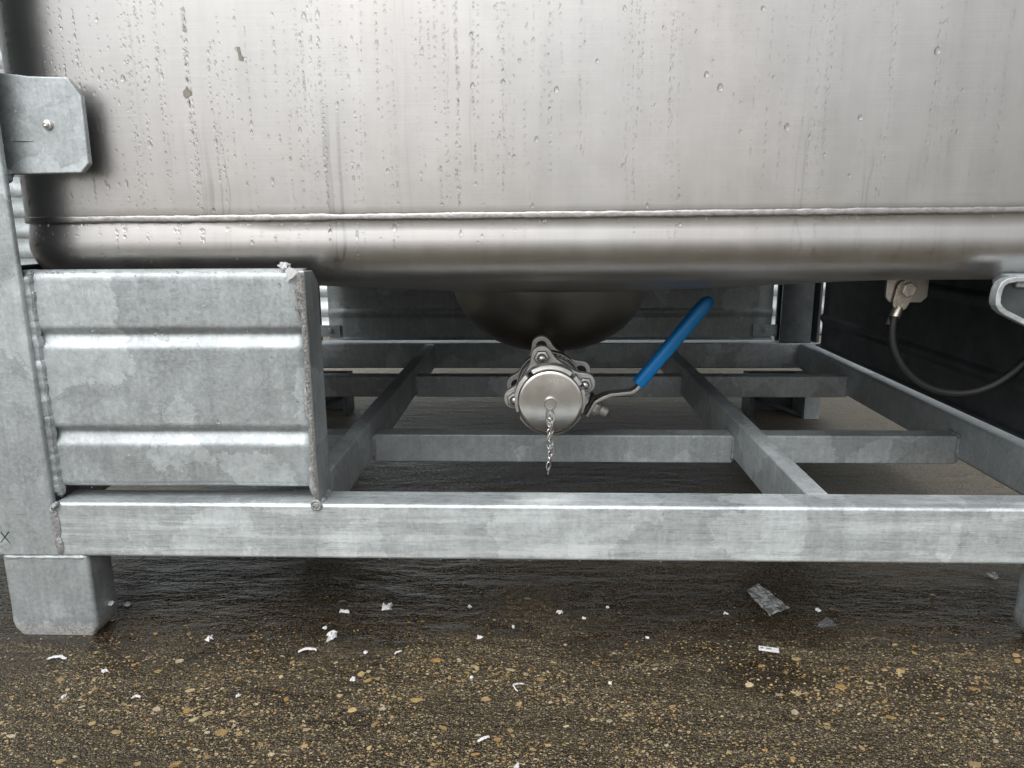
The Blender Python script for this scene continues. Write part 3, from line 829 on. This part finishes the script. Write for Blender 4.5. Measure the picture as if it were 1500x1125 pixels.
b.build('scratched_mark', M['paper'], cap)
# chain
b = MB()
ky = VY-.0052
eye = [Vector((VX-.0002+.0044*math.sin(t)*(1-.35*math.cos(t)), ky-.0025+.0008*math.sin(t*2), VZ-.0145-.0078*-math.cos(t)*1.0)) for t in [2*math.pi*i/28 for i in range(28)]]
b.tube(eye, .00085, 8, closed=True)
ch = b.build('chain', M['bolt'], vl, smooth=True)
b = MB()
rnd = random.Random(3)
for strand, (ox, oy, n0) in enumerate(((-.0012, 0, 10), (.0014, .0012, 7))):
    z = VZ-.0215-strand*.003
    for i in range(n0):
        L, W = .0050, .0024
        ang = (math.pi/2 if (i+strand) % 2 else 0)+rnd.uniform(-.5, .5); lean = rnd.uniform(-.22, .22)
        cx = VX+ox+.0009*math.sin(i*1.3+strand*2); cyy = ky-.0025+oy
        pts = []
        for q in range(18):
            t = 2*math.pi*q/18; u = W*math.sin(t); v = L*math.cos(t)
            pts.append(Vector((cx+u*math.cos(ang)+v*math.sin(lean), cyy+u*math.sin(ang), z+v*math.cos(lean))))
        b.tube(pts, .00075, 6, closed=True)
        z -= .0066
b.build('chain_links', M['bolt'], ch, smooth=True)
# stem, lever and blue grip
ys = VY+.108
def pv(px, py, dy=0): 
    q = on_y(px, py, ys+dy); return q
cax = Vector((VX, ys, VZ)); nut = pv(879, 600); sd = (nut-cax).normalized(); up = Vector((0,1,0)); ud = up.cross(sd)
if ud.z < 0: ud = -ud
def frame_m(o, zax, yax):
    xax = yax.cross(zax).normalized(); mm = Matrix((xax, yax, zax)).transposed().to_4x4(); mm.translation = o; return mm
FM = frame_m(cax, sd, up)
b = MB(); b.lathe([(.0160,.030),(.0160,.046),(.0120,.048),(.0120,.055),(.0062,.0555),(.0062,.0845),(.0050,.0862)], FM, 28)
stem = b.build('stem', M['valve'], vl, smooth=True)
def obox(b, M_, x0, x1, y0, y1, z0, z1):
    n = len(b.v); b.box(x0, x1, y0, y1, z0, z1)
    for i in range(n, len(b.v)): b.v[i] = tuple(M_ @ Vector(b.v[i]))
b = MB(); obox(b, FM, -.015, .015, -.020, .020, .0470, .0520); b.build('mount_pad', M['valve'], stem, bevel=.0012)
b = MB(); obox(b, FM, -.014, .014, -.012, .012, .0565, .0605); b.build('stop_plate', M['valve_dark'], stem, bevel=.001)
b = MB(); b.lathe([(.0098,.0662),(.0102,.0672),(.0102,.0735),(.0090,.0752)], FM, 6); b.build('stem_nut', M['bolt'], stem, bevel=.0004, seg=2)
lever_px = [(866,611),(878,588),(884,579.5),(894,576.5),(924,573.5),(932,569),(940,558),(985,503),(1030,449)]
pth = [pv(*p) for p in lever_px]
pth[0] = cax+sd*.0633-ud*.014; pth[1] = cax+sd*.0633+ud*.008
W = [.014,.014,.012,.010,.009,.0085,.0085,.0085,.0085]
def ribbon(b, P, th, W):
    k = len(P); vs = []
    for i, p in enumerate(P):
        t = (P[min(i+1,k-1)]-P[max(i-1,0)]).normalized(); n_ = up.cross(t).normalized()
        for a, c in ((-1,-1),(1,-1),(1,1),(-1,1)): vs.append(p+n_*a*th/2+up*c*W[i])
    fs = [(i*4+j, i*4+(j+1)%4, (i+1)*4+(j+1)%4, (i+1)*4+j) for i in range(k-1) for j in range(4)]
    fs += [(3,2,1,0), tuple((k-1)*4+j for j in range(4))]; b.add(vs, fs)
b = MB(); ribbon(b, pth, .0044, W); lev = b.build('lever', M['bolt'], vl, bevel=.0008)
# dipped grip: super-elliptic sleeve with a blunt tip
ga, gb = pv(934, 563), pv(1041.5, 435.5); gd = (gb-ga); GL = gd.length; gd.normalize(); gn = up.cross(gd).normalized()
b = MB(); seg = 28; prof = [(0,.80),(.0006,.95),(.003,1),(.02,1.0),(GL*.5,1.03),(GL-.016,1.06),(GL-.009,1.0),(GL-.005,.84),(GL-.002,.58),(GL,.22)]
n0 = len(b.v)
for d, s in prof:
    for q in range(seg):
        t = 2*math.pi*q/seg; c, si = math.cos(t), math.sin(t)
        e = .62; sx = math.copysign(abs(c)**e, c); sy = math.copysign(abs(si)**e, si)
        b.v.append(tuple(ga+gd*d+gn*sx*.0082*s+up*sy*.0105*(s if d < GL*.9 else .35+.65*s)))
for j in range(len(prof)-1):
    for q in range(seg): b.f.append((n0+j*seg+q, n0+j*seg+(q+1)%seg, n0+(j+1)*seg+(q+1)%seg, n0+(j+1)*seg+q))
b.f.append(tuple(n0+q for q in range(seg))); b.f.append(tuple(n0+(len(prof)-1)*seg+q for q in range(seg)))
b.build('blue_grip', M['blue'], lev, smooth=True, label='bright blue vinyl sleeve on the lever')

# ------------------------------------------------------------------ earth cable
yc = .7945
ec = empty('earth_cable', on_y(1328, 428, yc), 'black earthing cable bolted to the tank tab, looping down and right', 'cable')
cpx = [(1310,464),(1307.5,478),(1307,496),(1310,513),(1318,531),(1331,548),(1350,563),(1374,573),(1400,576.5),(1428,574),(1456,564),(1482,547.5),(1504,528),(1540,494),(1590,455),(1640,440),(1690,442)]
P = []
for i, p in enumerate(cpx):
    P.append(on_y(*p, yc-.002*i if i < 13 else yc-.026-.010*(i-13)))
def smooth_path(P, k=6):
    out = []
    for i in range(len(P)-1):
        p0, p1, p2, p3 = P[max(i-1,0)], P[i], P[i+1], P[min(i+2,len(P)-1)]
        for q in range(k):
            t = q/k
            out.append(.5*((2*p1)+(p2-p0)*t+(2*p0-5*p1+4*p2-p3)*t*t+(3*p1-p0-3*p2+p3)*t**3))
    return out+[P[-1]]
b = MB(); b.tube(smooth_path(P), .0050, 16); b.build('sheath', M['cable'], ec, smooth=True)
c0 = on_y(1329, 424, yc); c1 = on_y(1322, 440, yc); d = (on_y(1310,466,yc)-c0); d.normalize(); nn = Vector((-d.z,0,d.x))
out = []
for i in range(25):
    a = math.pi*i/24; out.append(c0-d*math.sin(a)*.0102+nn*math.cos(a)*.0102)
for i in range(17):
    a = math.pi*i/16; out.append(c0+d*(.0165+math.sin(a)*.0066)-nn*math.cos(a)*.0078)
b = MB(); b.prism(out, (0,.0026,0)); lug = b.build('ring_lug', M['lug'], ec, bevel=.0005, seg=2)
b = MB(); b.tube([c0+d*.0195+Vector((0,.001,0)), c0+d*.0235+Vector((0,.001,0)), c0+d*.0395, c0+d*.0402], [.0042,.0053,.0054,.0046], 18); b.build('crimp_barrel', M['lug'], lug, smooth=True)
Mx = Matrix.Translation((c0.x, yc, c0.z)) @ Matrix.Rotation(R(90), 4, 'X') @ Matrix.Rotation(.3, 4, 'Z')
b = MB(); b.lathe([(.0092,0),(.0092,.0012)], Mx, 32); b.build('washer', M['tab'], lug, smooth=True)
b = MB(); b.lathe([(.0078,.0012),(.0082,.0018),(.0082,.0056),(.0070,.0066),(.0001,.0064)], Mx, 6); b.build('bolt_head', M['lug'], lug, bevel=.0004, seg=2)

# ------------------------------------------------------------------ stone chips bedded in the concrete
rnd = random.Random(21)
b = MB(); tint = []
def chip(x, y, s, c):
    th = rnd.uniform(0, math.pi); el = rnd.uniform(.45, .95); n = rnd.randint(5, 8)
    hh = s*rnd.uniform(.03, .10); ca, sa = math.cos(th), math.sin(th)
    lo, hi = [], []
    a = rnd.uniform(0, 6)
    angs = sorted(rnd.uniform(0, 2*math.pi) for _ in range(n)); angs = [2*math.pi*i/n+rnd.uniform(-.35,.35) for i in range(n)]
    tx, ty = rnd.uniform(-.12,.12), rnd.uniform(-.12,.12)
    for a in angs:
        r = s*.5*rnd.uniform(.75, 1.15); u, v = r*math.cos(a), r*el*math.sin(a)
        X, Y = (u*ca-v*sa)*1.15, (u*sa+v*ca)*.9
        lo.append((x+X, y+Y, -.001)); hi.append((x+X*.80, y+Y*.80, hh*rnd.uniform(.7,1)+X*tx+Y*ty))
    k = len(angs); b.add(lo+hi, [(i,(i+1)%k,(i+1)%k+k,i+k) for i in range(k)]+[tuple(range(k,2*k))])
    tint.extend([c]*(2*k))
PAL = [(.46,.31,.12),(.52,.39,.19),(.44,.33,.17),(.60,.49,.30),(.38,.27,.13),(.48,.29,.11),(.50,.42,.27),(.56,.49,.35)]
def clump(x, y): return max(.06, .5+.95*mnoise.noise((x*9, y*19, 2)))
cnt = 0
while cnt < 14000:
    x = rnd.uniform(-.75, .75); y = rnd.uniform(.38, .80)
    dens = 1 if y < .64 else (.5 if y < .68 else .07)
    if rnd.random() > dens*clump(x, y)*1.3: continue
    q = rnd.random()
    s = .0016+.0020*q if q < .955 else (rnd.uniform(.0036, .0070) if rnd.random() < .75 else rnd.uniform(.007, .0105))
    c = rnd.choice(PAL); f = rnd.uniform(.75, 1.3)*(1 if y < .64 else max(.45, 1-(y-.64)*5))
    chip(x, y, s, tuple(v*f for v in c)); cnt += 1
for px, py, s in ((612,1026,.013),(539,997,.012),(1302,1050,.012),(1165,965,.010),(1232,1006,.012),(760,1032,.009),(325,1073,.012),(350,1075,.010),(170,1072,.009),(135,1060,.008),(258,1120,.013),(1490,968,.011)):
    q = on_z(px, py); chip(q.x, q.y, s, PAL[0] if s > .0105 else PAL[1])
o = b.build('stone_chips', M['chips'])
ca = o.data.color_attributes.new('tint', 'FLOAT_COLOR', 'POINT')
for i, c in enumerate(tint): ca.data[i].color = (*c, 1)
tag(o, 'tan stone chips bedded in the wet concrete', 'stone chips', None, 'stuff')

# ------------------------------------------------------------------ litter
GP = 'white paper scraps on the wet concrete'
def scrap(px, py, wpx, hpx, label, seed, mat='paper', lift=.35, base=None, name='paper_scrap', cat='paper scrap', group=GP, thin=1.0):
    """a torn crumpled flake about wpx x hpx pixels in the photograph, lying at that spot"""
    rr = random.Random(seed)
    c = base if base is not None else on_z(px, py+hpx*.4)
    sc_ = (c-Vector((0,0,H))).length/FPX
    Wd, Dp = wpx*sc_, hpx*sc_*1.5
    b = MB(); N = 9
    n = 13; edge = [(rr.uniform(.55, 1.08) if rr.random() > .25 else rr.uniform(.25,.6)) for _ in range(n)]
    rings_ = 4; vs = [(0,0,Wd*lift*.5)]; fs = []
    for j in range(1, rings_+1):
        for i in range(n):
            a = 2*math.pi*i/n; r = edge[i]*j/rings_
            hgt = Wd*lift*(.25+.75*rr.random())*(1 if j < rings_ else rr.random()*.9)
            vs.append((.5*Wd*r*math.cos(a), .5*Dp*r*math.sin(a), hgt))
    for i in range(n): fs.append((0, 1+i, 1+(i+1)%n))
    for j in range(rings_-1):
        for i in range(n): fs.append((1+j*n+i, 1+(j+1)*n+i, 1+(j+1)*n+(i+1)%n, 1+j*n+(i+1)%n))
    zmin = min(v[2] for v in vs)
    b.add([(c.x+x, c.y+y, c.z+z-zmin+.0006) for x, y, z in vs], fs)
    o = b.build(name, M[mat], None, loc=c, solid=.0007*thin)
    return tag(o, label, cat, group)
def curl(px0, py0, px1, py1, bow, wid, label, group=GP, name='paper_scrap', cat='paper scrap', mat='paper'):
    """a thin curled shaving lying between two points"""
    A, B = on_z(px0, py0), on_z(px1, py1); b = MB(); d = (B-A); nrm = Vector((-d.y, d.x, 0)).normalized(); L = d.length
    def fn(u, v):
        p = A.lerp(B, u)+nrm*(bow*L*math.sin(math.pi*u)+.10*L*mnoise.noise((px0+u*4, py0, 0)))+nrm*(v-.5)*wid*(.35+.55*math.sin(math.pi*min(1,max(0,.12+.76*u)))+.35*mnoise.noise((px0, u*7, 3)))
        return Vector((p.x, p.y, .0009+.22*L*math.sin(math.pi*u)*.25+(.0012*abs(v-.5)*2)))
    b.grid(fn, 12, 2); o = b.build(name, M[mat], None, loc=A, smooth=True, solid=.0008); return tag(o, label, cat, group)

S = [
 (306,933,12,11,'small white paper crumb on the concrete, nearest scrap right of the galvanised front foot'),
 (486,927,21,20,'largest white paper scrap, a ragged clump lying below the end plate'),
 (476,919,8,6,'white paper fleck touching the upper left of the largest ragged clump'),
 (568,887,19,15,'bent white paper scrap with an upright corner, right of and behind the ragged clump'),
 (504,896,17,6,'flat white paper scrap just behind the largest ragged clump'),
 (688,887,7,6,'tiny white paper crumb on dark wet concrete below and left of the valve chain'),
 (703,933,10,6,'oval white paper scrap in the middle of the open concrete, below the valve'),
 (820,896,11,7,'wedge-shaped white paper scrap on dark concrete straight below the valve'),
 (855,906,9,4,'flat white sliver just right of the wedge-shaped paper scrap'),
 (752,916,5,8,'tiny upright white paper fleck between the oval scrap and the wedge-shaped scrap'),
 (890,889,6,4,'very small white crumb farthest back on the concrete, right of the wedge-shaped scrap'),
 (1063,899,8,4,'small white paper crumb just left of the clear plastic piece'),
 (1197,893,9,6,'white paper flake with a folded tip right of the clear plastic piece'),
 (153,983,10,5,'small white flake on the concrete in front of the galvanised front foot'),
 (517,994,9,8,'white paper crumb beside the large orange stone in the foreground'),
 (894,1000,7,6,'round white paper crumb alone in the right half of the foreground concrete'),
 (948,934,6,4,'tiny white crumb on the open concrete below the blue lever'),
 (95,1019,7,6,'round white crumb on a grey silt patch in the lower left corner'),
 (349,1018,7,7,'round white crumb among tan stones in the lower left foreground'),
 (691,991,5,6,'tiny white chip below the oval scrap in the middle foreground'),
 (535,956,8,4,'small pale paper flake between the shaving and the oval scrap'),
 (186,884,10,7,'pale paper flake on the dark wet concrete beside the front foot'),
 (757,1122,9,6,'white crumb at the bottom edge of the concrete foreground'),
]
for i, (px, py, w_, h_, lb) in enumerate(S): scrap(px, py, w_, h_, lb, 40+i)
scrap(0, 0, 10, 7, 'pale paper fleck stuck on the shoulder of the galvanised front foot', 91, base=Vector((-.4470,.697,.0222)))
curl(437, 957, 464, 955, .14, .0042, 'long thin white paper shaving in front of the largest ragged clump')
curl(70, 967, 98, 967, .08, .0042, 'long white sliver on the concrete below the galvanised front foot')
curl(700, 1089, 717, 1082, .05, .0030, 'white sliver lying diagonally in the lower middle foreground')
curl(758, 1015, 768, 1004, .55, .0014, 'thin hooked white curl in the middle foreground, below the valve')
curl(578, 960, 588, 956, .05, .0022, 'short straight white sliver right of the long thin shaving')
curl(193, 1025, 206, 1024, .25, .0030, 'small bent white sliver on the concrete in the lower left foreground')
# torn scrap on top of the front panel
q = Vector((-.2330, .6860, .3700))
scrap(0, 0, 24, 12, 'torn white paper scrap caught on the top corner of the front panel', 77, base=q, lift=.42)
def flap():
    b = MB(); rr = random.Random(5)
    pts = [(418,396),(424,391),(432,394),(436,398),(430,407),(425,409),(421,414),(418,411),(420,404)]
    b.prism([on_y(px, py, .6815-.0012*rr.random()) for px, py in pts], (0,-.0007,0)); return b
fl = flap().build('paper_scrap', M['paper'], None, loc=on_y(424,400,.682))
tag(fl, 'torn white paper flap hanging down the face of the front panel', 'paper scrap', GP)
# printed strip
A = on_z(1111, 951.5); B = on_z(1141, 955.5); d = (B-A).normalized(); nrm = Vector((-d.y, d.x, 0))
st = empty('printed_strip', A.lerp(B,.5), 'narrow white plastic strip with dark print on the concrete at the right', 'plastic strip')
b = MB(); wv = .0036
b.prism([A-nrm*wv+Vector((0,0,.001)), B-nrm*wv+Vector((0,0,.001)), B+nrm*wv+Vector((0,0,.001)), A+nrm*wv+Vector((0,0,.001))], (0,0,.0014)); b.build('strip', M['paper'], st, bevel=.0004)
b = MB()
for u in (.12, .18, .40, .47, .54, .60):
    p = A.lerp(B, u)+Vector((0,0,.0024)); b.prism([p-nrm*.0011-d*.0004, p-nrm*.0011+d*.0005, p+nrm*.0010+d*.0005, p+nrm*.0010-d*.0004], (0,0,.0002))
b.build('dark_print', M['ink'], st)
# clear plastic piece
c = [on_z(*p) for p in ((1093,869),(1111,857.5),(1157,893),(1127,905))]
def sheet(u, v):
    p = c[0].lerp(c[3], u).lerp(c[1].lerp(c[2], u), v)
    return Vector((p.x+.0008*mnoise.noise((u*6,v*5,1)), p.y+.0008*mnoise.noise((u*6,v*5,2)), .0022+.0022*mnoise.noise((u*4.2,v*3.1,3))+.0012*abs(mnoise.noise((u*9,v*9,4)))+.003*max(0,.15-u)))
b = MB(); b.grid(sheet, 26, 16)
tag(b.build('plastic_piece', M['plastic'], None, loc=c[0], smooth=True, solid=.0005), 'crumpled rectangle of clear plastic film lying on the dark wet concrete', 'plastic film')
c2 = [on_z(*p) for p in ((1197,919),(1210,910),(1226,919),(1204,922))]
b = MB()
def sheet2(u, v):
    p = c2[0].lerp(c2[3], u).lerp(c2[1].lerp(c2[2], u), v); return Vector((p.x, p.y, .0018+.0025*abs(mnoise.noise((u*5,v*4,7)))+.004*v*(1-u)))
b.grid(sheet2, 12, 10)
tag(b.build('plastic_piece', M['plastic2'], None, loc=c2[0], smooth=True, solid=.0004), 'small dark see-through triangle of folded plastic on the concrete, below the clear rectangle', 'plastic film')
scrap(1453, 836, 16, 18, 'translucent white torn flake on wet concrete just under the rail near the right-hand leg', 93, 'plastic', .2, name='plastic_piece', cat='plastic film', group=None)
# straw
P = [on_z(160,836.5)+Vector((0,0,.0012)), on_z(172,829.5)+Vector((0,0,.002)), on_z(190,826)+Vector((0,0,.0016)), on_z(205,821.5)+Vector((0,0,.002)), on_z(214,817)+Vector((0,0,.0014))]
b = MB(); b.tube(smooth_path(P,4), .0008, 6); b.tube([P[1], P[1]+Vector((-.006,.012,.001))], .0005, 6)
tag(b.build('straw', M['straw'], None, loc=P[0], smooth=True), 'dry straw stalk on the wet concrete beside the front foot', 'straw')
